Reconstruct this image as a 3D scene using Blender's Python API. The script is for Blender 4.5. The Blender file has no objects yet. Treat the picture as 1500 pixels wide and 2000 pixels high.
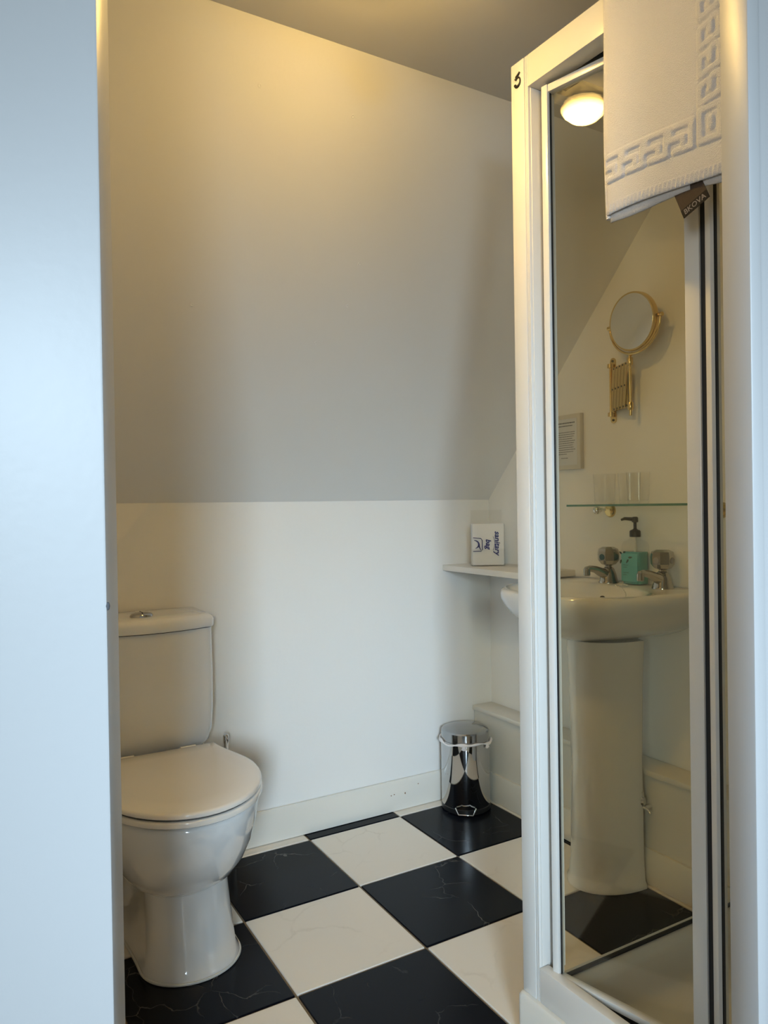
import bpy, bmesh, math, random
from mathutils import Vector, Matrix
random.seed(7)
SC = bpy.context.scene
COL = SC.collection
PI = math.pi

# ------------------------------------------------------------------ camera, world, light, exposure
CAM_H = 1.0488
cd = bpy.data.cameras.new('camera')
cd.sensor_fit = 'VERTICAL'; cd.sensor_height = 24.0; cd.lens = 24.0 * 1439.31 / 2000.0
cd.clip_start = 0.02; cd.clip_end = 50
cam = bpy.data.objects.new('camera', cd); COL.objects.link(cam)
Fv = Vector((0.50163977, 0.86504744, -0.00710391))
Rv = Vector((0.86491813, -0.50168814, -0.01502090))
Uv = Vector((0.01655774, -0.00139078, 0.99986194))
cam.matrix_world = Matrix(((Rv.x, Uv.x, -Fv.x, 0), (Rv.y, Uv.y, -Fv.y, 0), (Rv.z, Uv.z, -Fv.z, CAM_H), (0, 0, 0, 1)))
SC.camera = cam

w = bpy.data.worlds.new('world'); SC.world = w; w.use_nodes = True
bg = w.node_tree.nodes['Background']
bg.inputs[0].default_value = (0.62, 0.80, 1.0, 1); bg.inputs[1].default_value = 0.6

SUNLIKE = bpy.data.lights.new('window_daylight', 'AREA')
SUNLIKE.shape = 'RECTANGLE'; SUNLIKE.size = 0.66; SUNLIKE.size_y = 0.90
SUNLIKE.energy = 7.8; SUNLIKE.color = (0.63, 0.83, 1.0)
win_light = bpy.data.objects.new('window_daylight', SUNLIKE); COL.objects.link(win_light)
win_light.location = (-1.20, -2.66, 1.62); win_light.rotation_euler = (PI/2-math.radians(13), 0, math.radians(-27)); SUNLIKE.spread = math.radians(33)   # shines in through the bedroom window
SIDE = bpy.data.lights.new('side_fill', 'AREA')
SIDE.shape = 'RECTANGLE'; SIDE.size = 1.0; SIDE.size_y = 1.1; SIDE.energy = 42; SIDE.color = (0.72, 0.88, 1.0)
side_light = bpy.data.objects.new('side_fill', SIDE); COL.objects.link(side_light)
side_light.location = (-2.89, -1.7, 1.45); side_light.rotation_euler = (PI/2, 0, -PI/2)   # added fill light, no window known here; shines towards +X
LAMP_STRENGTH = 146.0

SC.view_settings.view_transform = 'Standard'; SC.view_settings.look = 'None'
SC.view_settings.gamma = 1.0; SC.view_settings.use_curve_mapping = False
SC.view_settings.exposure = 0.0
SC.cycles.transparent_max_bounces = 32

# ------------------------------------------------------------------ materials
def new_mat(name):
    m = bpy.data.materials.new(name); m.use_nodes = True
    return m, m.node_tree, m.node_tree.nodes['Principled BSDF']
def mat(name, col, rough=0.5, metal=0.0, coat=0.0, spec=None, bump=0.0, bscale=60.0, vary=0.0, vscale=3.0):
    m, nt, p = new_mat(name)
    p.inputs['Base Color'].default_value = (*col, 1); p.inputs['Roughness'].default_value = rough
    p.inputs['Metallic'].default_value = metal; p.inputs['Coat Weight'].default_value = coat
    p.inputs['Coat Roughness'].default_value = 0.08
    if spec is not None: p.inputs['Specular IOR Level'].default_value = spec
    if bump or vary:
        tc = nt.nodes.new('ShaderNodeTexCoord')
    if bump:
        n = nt.nodes.new('ShaderNodeTexNoise'); n.inputs['Scale'].default_value = bscale; n.inputs['Detail'].default_value = 4
        b = nt.nodes.new('ShaderNodeBump'); b.inputs['Strength'].default_value = bump; b.inputs['Distance'].default_value = 0.003
        nt.links.new(tc.outputs['Object'], n.inputs['Vector']); nt.links.new(n.outputs[0], b.inputs['Height'])
        nt.links.new(b.outputs[0], p.inputs['Normal'])
    if vary:
        n = nt.nodes.new('ShaderNodeTexNoise'); n.inputs['Scale'].default_value = vscale; n.inputs['Detail'].default_value = 5
        r = nt.nodes.new('ShaderNodeMix'); r.data_type = 'RGBA'
        r.inputs[6].default_value = (*[c*(1-vary) for c in col], 1); r.inputs[7].default_value = (*[min(1, c*(1+vary)) for c in col], 1)
        nt.links.new(tc.outputs['Object'], n.inputs['Vector']); nt.links.new(n.outputs[0], r.inputs[0])
        nt.links.new(r.outputs[2], p.inputs['Base Color'])
    return m
def thin_glass(name, tint, f0=0.05, gain=0.9, rough=0.0):
    """clear sheet: straight-through transparency plus a Schlick mirror reflection"""
    m = bpy.data.materials.new(name); m.use_nodes = True; nt = m.node_tree; nt.nodes.clear()
    out = nt.nodes.new('ShaderNodeOutputMaterial'); mix = nt.nodes.new('ShaderNodeMixShader')
    tr = nt.nodes.new('ShaderNodeBsdfTransparent'); tr.inputs[0].default_value = (*tint, 1)
    gl = nt.nodes.new('ShaderNodeBsdfGlossy'); gl.inputs['Roughness'].default_value = rough
    lw = nt.nodes.new('ShaderNodeLayerWeight'); lw.inputs[0].default_value = 0.5
    pw = nt.nodes.new('ShaderNodeMath'); pw.operation = 'POWER'; pw.inputs[1].default_value = 5
    ml = nt.nodes.new('ShaderNodeMath'); ml.operation = 'MULTIPLY_ADD'; ml.inputs[1].default_value = gain; ml.inputs[2].default_value = f0
    L = nt.links.new
    L(lw.outputs['Facing'], pw.inputs[0]); L(pw.outputs[0], ml.inputs[0]); L(ml.outputs[0], mix.inputs[0])
    L(tr.outputs[0], mix.inputs[1]); L(gl.outputs[0], mix.inputs[2]); L(mix.outputs[0], out.inputs[0])
    return m
def marble(name, base, vein, rough, dark):
    m, nt, p = new_mat(name); L = nt.links.new
    tc = nt.nodes.new('ShaderNodeTexCoord'); oi = nt.nodes.new('ShaderNodeObjectInfo')
    off = nt.nodes.new('ShaderNodeVectorMath'); off.operation = 'MULTIPLY_ADD'
    L(oi.outputs['Random'], off.inputs[0]); off.inputs[1].default_value = (37, 53, 11); L(tc.outputs['Object'], off.inputs[2])
    ns = nt.nodes.new('ShaderNodeTexNoise'); ns.inputs['Scale'].default_value = 5; ns.inputs['Detail'].default_value = 6
    L(off.outputs[0], ns.inputs['Vector'])
    wv = nt.nodes.new('ShaderNodeVectorMath'); wv.operation = 'MULTIPLY_ADD'; wv.inputs[1].default_value = (0.22, 0.22, 0.22)
    L(ns.outputs['Color'], wv.inputs[0]); L(off.outputs[0], wv.inputs[2])
    vo = nt.nodes.new('ShaderNodeTexVoronoi'); vo.feature = 'DISTANCE_TO_EDGE'; vo.inputs['Scale'].default_value = 6.0
    L(wv.outputs[0], vo.inputs['Vector'])
    mr = nt.nodes.new('ShaderNodeMapRange'); mr.inputs[1].default_value = 0.0; mr.inputs[2].default_value = 0.011 if dark else 0.03
    mr.inputs[3].default_value = 1.0; mr.inputs[4].default_value = 0.0; L(vo.outputs['Distance'], mr.inputs[0])
    n2 = nt.nodes.new('ShaderNodeTexNoise'); n2.inputs['Scale'].default_value = 7; n2.inputs['Detail'].default_value = 3
    L(off.outputs[0], n2.inputs['Vector'])
    mr2 = nt.nodes.new('ShaderNodeMapRange'); mr2.inputs[1].default_value = 0.5; mr2.inputs[2].default_value = 0.72; L(n2.outputs[0], mr2.inputs[0])
    mu = nt.nodes.new('ShaderNodeMath'); mu.operation = 'MULTIPLY'; L(mr.outputs[0], mu.inputs[0]); L(mr2.outputs[0], mu.inputs[1])
    mx = nt.nodes.new('ShaderNodeMix'); mx.data_type = 'RGBA'; mx.inputs[6].default_value = (*base, 1); mx.inputs[7].default_value = (*vein, 1)
    L(mu.outputs[0], mx.inputs[0]); L(mx.outputs[2], p.inputs['Base Color'])
    p.inputs['Roughness'].default_value = rough; p.inputs['Specular IOR Level'].default_value = 0.13 if dark else 0.3
    b = nt.nodes.new('ShaderNodeBump'); b.inputs['Strength'].default_value = 0.04; b.inputs['Distance'].default_value = 0.004
    L(ns.outputs[0], b.inputs['Height']); L(b.outputs[0], p.inputs['Normal'])
    return m
def lamp_dome(name, col, strength, zlo, zhi):
    """opal glass lit by a bulb near its bottom: brightest low down, dimmer at the rim"""
    m = emit(name, col, strength); nt = m.node_tree; e = nt.nodes['Emission']
    g = nt.nodes.new('ShaderNodeNewGeometry'); sx = nt.nodes.new('ShaderNodeSeparateXYZ'); mr = nt.nodes.new('ShaderNodeMapRange')
    mr.inputs[1].default_value = zlo; mr.inputs[2].default_value = zhi; mr.inputs[3].default_value = strength*1.9; mr.inputs[4].default_value = strength*0.10
    nt.links.new(g.outputs['Position'], sx.inputs[0]); nt.links.new(sx.outputs[2], mr.inputs[0]); nt.links.new(mr.outputs[0], e.inputs[1])
    return m
def emit(name, col, strength):
    m = bpy.data.materials.new(name); m.use_nodes = True; nt = m.node_tree; nt.nodes.clear()
    o = nt.nodes.new('ShaderNodeOutputMaterial'); e = nt.nodes.new('ShaderNodeEmission')
    e.inputs[0].default_value = (*col, 1); e.inputs[1].default_value = strength; nt.links.new(e.outputs[0], o.inputs[0])
    return m
M = {
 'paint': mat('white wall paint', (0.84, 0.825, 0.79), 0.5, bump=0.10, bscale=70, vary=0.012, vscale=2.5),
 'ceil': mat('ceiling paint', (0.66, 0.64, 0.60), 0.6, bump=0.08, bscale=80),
 'gloss': mat('cream gloss paint', (0.76, 0.73, 0.66), 0.3, bump=0.12, bscale=30),
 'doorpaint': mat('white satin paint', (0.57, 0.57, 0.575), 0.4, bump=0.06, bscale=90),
 'wood_edge': mat('painted board', (0.74, 0.70, 0.63), 0.4),
 'black_tile': marble('black marble effect tile', (0.005, 0.006, 0.010), (0.17, 0.165, 0.15), 0.22, True),
 'white_tile': marble('cream marble effect tile', (0.86, 0.80, 0.71), (0.74, 0.68, 0.59), 0.33, False),
 'grout': mat('brown grout', (0.26, 0.20, 0.13), 0.85, bump=0.3, bscale=200),
 'ceramic': mat('white glazed ceramic', (0.80, 0.80, 0.79), 0.08, coat=0.6),
 'seat': mat('ivory gloss plastic', (0.80, 0.77, 0.72), 0.09, coat=0.6),
 'dark': mat('dark rubber and gap shade', (0.012, 0.012, 0.013), 0.5),  # near-black: rubber, small dark parts and painted shade in gaps
 'frame': mat('white enamelled aluminium', (0.74, 0.725, 0.69), 0.28, coat=0.2),
 'rebate': mat('satin aluminium', (0.62, 0.58, 0.52), 0.12, metal=0.9),
 'acrylic': mat('white acrylic', (0.72, 0.71, 0.66), 0.2),
 'chrome': mat('polished chrome', (0.82, 0.82, 0.82), 0.05, metal=1.0),
 'tap_chrome': mat('aged tap chrome', (0.46, 0.45, 0.43), 0.10, metal=1.0),
 'steel': mat('brushed steel', (0.60, 0.60, 0.60), 0.16, metal=1.0),
 'brass': mat('polished brass', (0.72, 0.52, 0.22), 0.18, metal=1.0),
 'bin_steel': mat('polished bin steel', (0.55, 0.55, 0.55), 0.04, metal=1.0),
 'bin_lid': mat('bin lid steel', (0.42, 0.42, 0.42), 0.12, metal=1.0),
 'mirror': mat('silvered mirror', (0.85, 0.85, 0.85), 0.02, metal=1.0),
 'glass_door': thin_glass('shower glass', (0.968, 0.958, 0.91), 0.035, 0.75),
 'glass_rear': thin_glass('rear shower glass', (0.968, 0.958, 0.91), 0.015, 0.35),
 'glass_edge': mat('green glass edge', (0.08, 0.22, 0.17), 0.1),
 'glass_shelf': thin_glass('shelf glass', (0.90, 0.96, 0.93), 0.05, 0.8),
 'tumbler': thin_glass('tumbler glass', (0.985, 0.985, 0.98), 0.025, 0.75),
 'clear_plastic': thin_glass('clear plastic', (0.98, 0.98, 0.975), 0.015, 0.4),
 'liquid': mat('turquoise soap', (0.10, 0.40, 0.38), 0.15, coat=0.4),
 'label_teal': mat('turquoise label', (0.13, 0.46, 0.47), 0.4),
 'leaf_print': mat('dark green print', (0.015, 0.05, 0.035), 0.5),
 'black_plastic': mat('black plastic', (0.012, 0.012, 0.012), 0.35),
 'towel': mat('white terry cotton', (0.78, 0.765, 0.77), 0.95, bump=0.9, bscale=700, spec=0.1),
 'tag': mat('brown woven tag', (0.060, 0.040, 0.028), 0.85, bump=0.5, bscale=600),
 'tag_band': mat('dark woven tag band', (0.006, 0.004, 0.003), 0.85),
 'tag_text': mat('pale thread', (0.26, 0.23, 0.22), 0.8),
 'bag': mat('white paper', (0.82, 0.80, 0.78), 0.6),
 'ink': mat('blue ink', (0.03, 0.03, 0.16), 0.6),
 'paper': mat('notice paper', (0.62, 0.63, 0.64), 0.7),
 'print': mat('grey print', (0.10, 0.10, 0.11), 0.7),
 'noticeframe': mat('clear notice frame', (0.60, 0.57, 0.50), 0.3),
 'liner': mat('white bin liner', (0.85, 0.80, 0.78), 0.5),
 'bulb': lamp_dome('lit opal glass', (1.0, 0.63, 0.175), LAMP_STRENGTH, 1.927, 1.956),
 'carpet': mat('bedroom carpet', (0.30, 0.27, 0.23), 0.95, bump=0.5, bscale=300),
 'chip': mat('bare wood chip', (0.25, 0.13, 0.06), 0.8),
 'emblem': mat('black emblem', (0.01, 0.008, 0.006), 0.4),
 'blue_cap': mat('blue tap index', (0.03, 0.12, 0.16), 0.2),
 'grey_cap': mat('grey tap index', (0.30, 0.28, 0.28), 0.2),
}

# ------------------------------------------------------------------ mesh helpers
def finish(bm, name, m, parent=None, smooth=35, recalc=True):
    if recalc: bmesh.ops.recalc_face_normals(bm, faces=bm.faces)
    if smooth:
        th = math.radians(smooth)
        for f in bm.faces: f.smooth = True
        for e in bm.edges:
            if len(e.link_faces) == 2 and e.calc_face_angle(0) > th: e.smooth = False
    me = bpy.data.meshes.new(name); bm.to_mesh(me); bm.free()
    o = bpy.data.objects.new(name, me); COL.objects.link(o)
    me.materials.append(M[m] if isinstance(m, str) else m)
    if parent is not None: o.parent = parent
    return o
def hexa(bm, pts):
    v = [bm.verts.new(p) for p in pts]
    for f in ((0, 3, 2, 1), (4, 5, 6, 7), (0, 1, 5, 4), (1, 2, 6, 5), (2, 3, 7, 6), (3, 0, 4, 7)): bm.faces.new([v[i] for i in f])
    return v
def box_bm(x0, x1, y0, y1, z0, z1, bev=0.0, seg=2):
    bm = bmesh.new()
    hexa(bm, [(x0, y0, z0), (x1, y0, z0), (x1, y1, z0), (x0, y1, z0), (x0, y0, z1), (x1, y0, z1), (x1, y1, z1), (x0, y1, z1)])
    if bev: bmesh.ops.bevel(bm, geom=bm.edges[:], offset=bev, segments=seg, affect='EDGES', profile=0.5)
    return bm
def box(name, m, x0, x1, y0, y1, z0, z1, parent=None, bev=0.0, seg=2):
    return finish(box_bm(x0, x1, y0, y1, z0, z1, bev, seg), name, m, parent)
def prism_bm(poly, z0, z1, bev=0.0, seg=2):
    """vertical prism over a plan polygon (list of (x,y))"""
    bm = bmesh.new()
    a = [bm.verts.new((x, y, z0)) for x, y in poly]; b = [bm.verts.new((x, y, z1)) for x, y in poly]
    n = len(poly)
    bm.faces.new(a[::-1]); bm.faces.new(b)
    for i in range(n): bm.faces.new((a[i], a[(i+1) % n], b[(i+1) % n], b[i]))
    if bev: bmesh.ops.bevel(bm, geom=bm.edges[:], offset=bev, segments=seg, affect='EDGES', profile=0.5)
    return bm
def extr_bm(poly, axis, c0, c1, bev=0.0):
    """prism along X or Y over a profile polygon"""
    bm = bmesh.new()
    f = (lambda p, c: (c, p[0], p[1])) if axis == 0 else (lambda p, c: (p[0], c, p[1]))
    a = [bm.verts.new(f(p, c0)) for p in poly]; b = [bm.verts.new(f(p, c1)) for p in poly]
    n = len(poly); bm.faces.new(a[::-1]); bm.faces.new(b)
    for i in range(n): bm.faces.new((a[i], a[(i+1) % n], b[(i+1) % n], b[i]))
    if bev: bmesh.ops.bevel(bm, geom=bm.edges[:], offset=bev, segments=2, affect='EDGES', profile=0.5)
    return bm
def beam_bm(p0, p1, z0, z1, a, b, bev=0.0):
    """upright bar along plan line p0->p1; a..b = offsets to the left of the direction of travel"""
    d = Vector((p1[0]-p0[0], p1[1]-p0[1])); d.normalize(); n = Vector((-d.y, d.x))
    q = [(p0[0]+n.x*a, p0[1]+n.y*a), (p1[0]+n.x*a, p1[1]+n.y*a), (p1[0]+n.x*b, p1[1]+n.y*b), (p0[0]+n.x*b, p0[1]+n.y*b)]
    return prism_bm(q, z0, z1, bev)
def loft_bm(rings, cap0=True, cap1=True, closed=True):
    bm = bmesh.new(); V = [[bm.verts.new(p) for p in r] for r in rings]; n = len(rings[0])
    for a, b in zip(V, V[1:]):
        for i in range(n if closed else n-1): bm.faces.new((a[i], a[(i+1) % n], b[(i+1) % n], b[i]))
    if cap0: bm.faces.new(V[0][::-1])
    if cap1: bm.faces.new(V[-1])
    return bm
def lathe_bm(prof, c=(0, 0, 0), n=32, axis='Z'):
    rings = []
    for r, h in prof:
        r = max(r, 1e-5); ring = []
        for k in range(n):
            a = 2*PI*k/n
            if axis == 'Z': p = (c[0]+r*math.cos(a), c[1]+r*math.sin(a), c[2]+h)
            elif axis == 'X': p = (c[0]+h, c[1]+r*math.cos(a), c[2]+r*math.sin(a))
            else: p = (c[0]+r*math.cos(a), c[1]+h, c[2]+r*math.sin(a))
            ring.append(p)
        rings.append(ring)
    bm = loft_bm(rings); bmesh.ops.remove_doubles(bm, verts=bm.verts, dist=2e-5)
    return bm
def tube_bm(pts, rad, n=10, cyc=False):
    P = [Vector(p) for p in pts]; R = rad if isinstance(rad, (list, tuple)) else [rad]*len(P); rings = []
    m = len(P)
    for i in range(m):
        if cyc: t = P[(i+1) % m]-P[(i-1) % m]
        else: t = P[min(i+1, m-1)]-P[max(i-1, 0)]
        t.normalize(); up = Vector((0, 0, 1)) if abs(t.z) < 0.9 else Vector((1, 0, 0))
        s = t.cross(up).normalized(); u = s.cross(t).normalized()
        rings.append([P[i]+(s*math.cos(2*PI*k/n)+u*math.sin(2*PI*k/n))*R[i] for k in range(n)])
    if cyc:
        # keep frames consistent (planar loops)
        bm = bmesh.new(); V = [[bm.verts.new(p) for p in r] for r in rings]
        for i in range(m):
            a, b = V[i], V[(i+1) % m]
            for k in range(n): bm.faces.new((a[k], a[(k+1) % n], b[(k+1) % n], b[k]))
        return bm
    return loft_bm(rings)
def merge(*bms):
    out = bmesh.new()
    for b in bms:
        me = bpy.data.meshes.new('tmp'); b.to_mesh(me); b.free(); out.from_mesh(me); bpy.data.meshes.remove(me)
    return out
def xf(bm, mtx):
    bm.transform(mtx); return bm
def tag(o, label, cat, group=None):
    o['label'] = label; o['category'] = cat
    if group: o['group'] = group
    return o
def thing(name, label, cat, loc=(0, 0, 0), group=None):
    o = bpy.data.objects.new(name, None); COL.objects.link(o); o.location = loc; o.empty_display_size = 0.05
    tag(o, label, cat, group)
    o['_base'] = 1
    return o
def put(parent):
    """children are built in world coordinates; keep them there under a located empty"""
    bpy.context.view_layer.update()
    for c in parent.children:
        c.matrix_parent_inverse = Matrix.Translation(-Vector(parent.location))
    if '_base' in parent: del parent['_base']
def struct(o, label=None, cat=None):
    o['kind'] = 'structure'
    if label: o['label'] = label
    if cat: o['category'] = cat
    return o
def text_bm(s, size, shear=0.0, depth=0.0004, bold=0.0):
    c = bpy.data.curves.new('lettering', 'FONT'); c.body = s; c.size = size; c.shear = shear; c.extrude = depth; c.offset = bold
    c.align_x = 'CENTER'; c.align_y = 'CENTER'; c.resolution_u = 2
    o = bpy.data.objects.new('lettering', c); COL.objects.link(o); bpy.context.view_layer.update()
    me = bpy.data.meshes.new_from_object(o.evaluated_get(bpy.context.evaluated_depsgraph_get()))
    bm = bmesh.new(); bm.from_mesh(me); bpy.data.objects.remove(o); bpy.data.curves.remove(c); bpy.data.meshes.remove(me)
    return bm

# ------------------------------------------------------------------ the room
XR = 1.7244; YK = 2.1903; ZK = 1.0695; YC = 1.3371; ZC = 1.9888; XL = 0.04
AL = math.radians(22); WN = Vector((math.sin(AL), math.cos(AL))); WD = Vector((math.cos(AL), -math.sin(AL)))
JR = Vector((0.752, 0.494)); JL = JR-WD*0.6775; TH = 0.051
def wp(base, s, d): p = base+WD*s+WN*d; return (p.x, p.y)
# line of the entrance wall's bathroom face
def face_y(x, d=TH): return (JR+WN*d).y-(x-(JR+WN*d).x)*math.tan(AL)

# floor: grout bed, tiles laid as parts
floor = struct(box('floor', 'grout', XL-0.03, XR+0.03, -0.25, YK+0.03, -0.06, -0.004),
               'floor of black and cream marble effect tiles laid as a chequerboard', 'floor')
TS = 1/3; TX, TY = 0.9489, 1.8; gap = 0.0030
shared = {}
def clip_halfplane(poly, fn):
    out = []
    for i in range(len(poly)):
        a, b = poly[i], poly[(i+1) % len(poly)]; fa, fb = fn(a), fn(b)
        if fa >= 0: out.append(a)
        if (fa >= 0) != (fb >= 0):
            t = fa/(fa-fb); out.append((a[0]+(b[0]-a[0])*t, a[1]+(b[1]-a[1])*t))
    return out
for i in range(-3, 3):
    for j in range(-6, 2):
        x0, y0 = TX+i*TS+gap, TY+j*TS+gap; x1, y1 = x0+TS-2*gap, y0+TS-2*gap
        black = (i+j) % 2 == 1
        poly = [(x0, y0), (x1, y0), (x1, y1), (x0, y1)]
        full = len(poly)
        q = poly
        for fn in (lambda p: p[0]-(XL+0.002), lambda p: XR-0.002-p[0], lambda p: YK-0.002-p[1], lambda p: p[1]-(face_y(p[0], 0.004)+0.004)):
            if q: q = clip_halfplane(q, fn)
        if len(q) < 3: continue
        cx = (x0+x1)/2; cy = (y0+y1)/2
        ar = abs(sum(q[k][0]*q[(k+1) % len(q)][1]-q[(k+1) % len(q)][0]*q[k][1] for k in range(len(q))))/2
        if ar < 2e-4: continue
        whole = ar > 0.999*(x1-x0)*(y1-y0)
        key = black
        if whole and key in shared:
            t = bpy.data.objects.new('tile', shared[key]); COL.objects.link(t); t.parent = floor
        else:
            t = finish(prism_bm([(px-cx, py-cy) for px, py in q], -0.006, 0.0, 0.0012, 1), 'tile', 'black_tile' if black else 'white_tile', floor)
            if whole: shared[key] = t.data
        t.location = (cx, cy, 0)

# knee wall, slope, ceiling, right wall, left wall
wall_back = struct(box('wall_back', 'paint', XL-0.06, XR+0.06, YK, YK+0.06, -0.06, ZK), 'low white knee wall behind the toilet', 'wall')
ny, nz = (ZC-ZK), (YK-YC); nl = math.hypot(ny, nz); ny /= nl; nz /= nl
slope = struct(finish(extr_bm([(YK, ZK), (YC, ZC), (YC+ny*0.06, ZC+nz*0.06), (YK+ny*0.06, ZK+nz*0.06)], 0, XL-0.06, XR+0.06), 'wall_slope', 'paint'),
               'sloping attic wall above the knee wall', 'wall')
wall_right = struct(finish(extr_bm([(0.0, -0.06), (YK+0.06, -0.06), (YK+0.06, ZK), (YC+0.02, ZC+0.06), (0.0, ZC+0.06)], 0, XR, XR+0.06), 'wall_right', 'paint'),
                    'white right-hand wall behind the washbasin and shower', 'wall')
wall_left = struct(finish(extr_bm([(0.86, -0.06), (YK+0.06, -0.06), (YK+0.06, ZK), (YC+0.02, ZC+0.06), (0.86, ZC+0.06)], 0, XL-0.06, XL), 'wall_left', 'paint'),
                   'left wall of the bathroom beside the toilet', 'wall')
c0 = (XL-0.06, face_y(XL-0.06, 0.03)); c1 = (XR+0.06, face_y(XR+0.06, 0.03))
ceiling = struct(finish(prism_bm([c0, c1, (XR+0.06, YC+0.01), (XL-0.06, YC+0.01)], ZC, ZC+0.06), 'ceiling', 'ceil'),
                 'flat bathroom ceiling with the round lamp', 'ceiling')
# filled screw heads on the slope
def slope_at(x, y): return Vector((x, y, ZK+(YK-y)*(ZC-ZK)/(YK-YC)))
SN = Vector((0, -ny, -nz))
RS = SN.to_track_quat('Z', 'Y').to_matrix().to_4x4()
for (x, y) in ((0.545, 1.415), (0.760, 1.420), (0.495, 1.755), (0.895, 1.720), (0.890, 1.640), (0.84, 1.80)):
    finish(xf(lathe_bm([(0.0045, -0.001), (0.0045, 0.0006), (0.003, 0.0011), (0.0016, 0.0004), (0, 0.0004)], n=14), Matrix.Translation(slope_at(x, y)) @ RS), 'screw_head', 'paint', slope)

# entrance wall with the doorway the camera looks through
def plan(base, s0, s1, d0, d1): return [wp(base, s0, d0), wp(base, s1, d0), wp(base, s1, d1), wp(base, s0, d1)]
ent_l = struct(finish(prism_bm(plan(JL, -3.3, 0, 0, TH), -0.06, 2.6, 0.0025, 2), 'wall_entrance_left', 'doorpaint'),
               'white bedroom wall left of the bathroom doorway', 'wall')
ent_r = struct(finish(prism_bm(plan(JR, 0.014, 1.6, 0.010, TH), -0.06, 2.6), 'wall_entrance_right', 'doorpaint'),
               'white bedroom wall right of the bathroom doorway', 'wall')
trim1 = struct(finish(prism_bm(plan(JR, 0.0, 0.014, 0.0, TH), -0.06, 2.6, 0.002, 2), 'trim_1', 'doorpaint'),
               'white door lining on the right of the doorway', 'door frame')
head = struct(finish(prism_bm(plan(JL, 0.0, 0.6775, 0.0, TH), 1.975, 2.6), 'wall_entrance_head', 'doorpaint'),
              'wall above the bathroom doorway', 'wall')
# dents in the door lining and wall corner
def dent(base, s, d, z, par, m='dark', r=0.004, h=0.006):
    p = base+WD*s+WN*d
    o = finish(xf(lathe_bm([(0, -0.5), (0.6, -0.42), (1, 0), (0.6, 0.42), (0, 0.5)], n=10), Matrix.Translation((p.x, p.y, z)) @ Matrix.Diagonal((r, r, h, 1))), 'chip', m, par); return o
dent(JL, 0.0005, 0.0015, 0.957, ent_l, 'print', 0.0020, 0.008)
dent(JR, 0.0005, 0.0005, 0.450, trim1, 'chip', 0.0022, 0.012)

# bedroom behind the camera: floor, walls, ceiling, window opening
BX0, BX1, BY = -2.9, 2.15, -2.64
struct(finish(prism_bm([(BX0, BY), (BX1, BY), wp(JR, 1.5, 0), wp(JL, -3.2, 0)], -0.06, -0.001), 'floor_bedroom', 'carpet'), 'bedroom carpet before the doorway', 'floor')
struct(finish(prism_bm([(BX0-.06, BY-.06), (BX1+.06, BY-.06), wp(JR, 1.55, 0.03), wp(JL, -3.25, 0.03)], 2.6, 2.66), 'ceiling_bedroom', 'ceil'), 'bedroom ceiling', 'ceiling')
struct(box('wall_bedroom_right', 'paint', BX1, BX1+0.06, BY-0.06, 0.1, -0.06, 2.6), 'right bedroom wall', 'wall')
def side_wall():
    y0, y1, z0, z1 = -2.24, -1.16, 0.86, 2.04
    return merge(box_bm(BX0-.06, BX0, BY-.06, y0, -.06, 2.6), box_bm(BX0-.06, BX0, y1, 1.95, -.06, 2.6), box_bm(BX0-.06, BX0, y0, y1, -.06, z0), box_bm(BX0-.06, BX0, y0, y1, z1, 2.6))
wx0, wx1, wz0, wz1 = -1.60, -0.80, 1.12, 2.12
struct(finish(merge(box_bm(BX0, wx0, BY-0.06, BY, -0.06, 2.6), box_bm(wx1, BX1, BY-0.06, BY, -0.06, 2.6),
       box_bm(wx0, wx1, BY-0.06, BY, -0.06, wz0), box_bm(wx0, wx1, BY-0.06, BY, wz1, 2.6)), 'wall_bedroom_back', 'paint'), 'bedroom wall with the window', 'wall')
struct(finish(side_wall(), 'wall_bedroom_left', 'paint'), 'left bedroom wall with an opening added for the fill light', 'wall')
struct(finish(merge(box_bm(BX0-.015, BX0+.012, -2.24, -2.21, .86, 2.04), box_bm(BX0-.015, BX0+.012, -1.19, -1.16, .86, 2.04), box_bm(BX0-.015, BX0+.012, -2.24, -1.16, .86, .89), box_bm(BX0-.015, BX0+.012, -2.24, -1.16, 2.01, 2.04)), 'fill_frame', 'doorpaint'), 'added frame around the fill light opening', 'window')  # unseen frame, added to go with the fill light
win = struct(finish(merge(box_bm(wx0, wx0+.03, BY-.015, BY+.01, wz0, wz1), box_bm(wx1-.03, wx1, BY-.015, BY+.01, wz0, wz1),
       box_bm(wx0, wx1, BY-.015, BY+.01, wz0, wz0+.03), box_bm(wx0, wx1, BY-.015, BY+.01, wz1-.03, wz1)), 'window_1', 'doorpaint'), 'bedroom window frame', 'window')

# skirtings and pipe boxing
sk = struct(finish(extr_bm([(YK-0.002, 0.002), (YK-0.017, 0.002), (YK-0.017, 0.094), (YK-0.010, 0.104), (YK-0.002, 0.104)], 0, 0.62, 1.640, 0), 'baseboard_back', 'gloss'),
            'cream painted skirting board along the knee wall', 'skirting')
for x, z in ((1.272, 0.058), (1.284, 0.060), (1.328, 0.056), (1.382, 0.078)):
    finish(xf(lathe_bm([(0.0022, 0), (0.0022, 0.0006), (0, 0.0008)], n=8), Matrix.Translation((x, YK-0.017, z)) @ Matrix.Rotation(PI/2, 4, 'X') @ Matrix.Diagonal((1, 1.6 if x > 1.3 and x < 1.35 else 0.8, 1, 1))), 'paint_chip', 'chip', sk)
bxr = struct(box('trim_2', 'gloss', 1.642, XR-0.002, 1.135, YK-0.002, 0.002, 0.296), 'cream pipe boxing along the right wall', 'pipe boxing')
box('top_board', 'gloss', 1.632, XR-0.002, 1.135, YK-0.003, 0.297, 0.314, bxr, 0.003)
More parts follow.
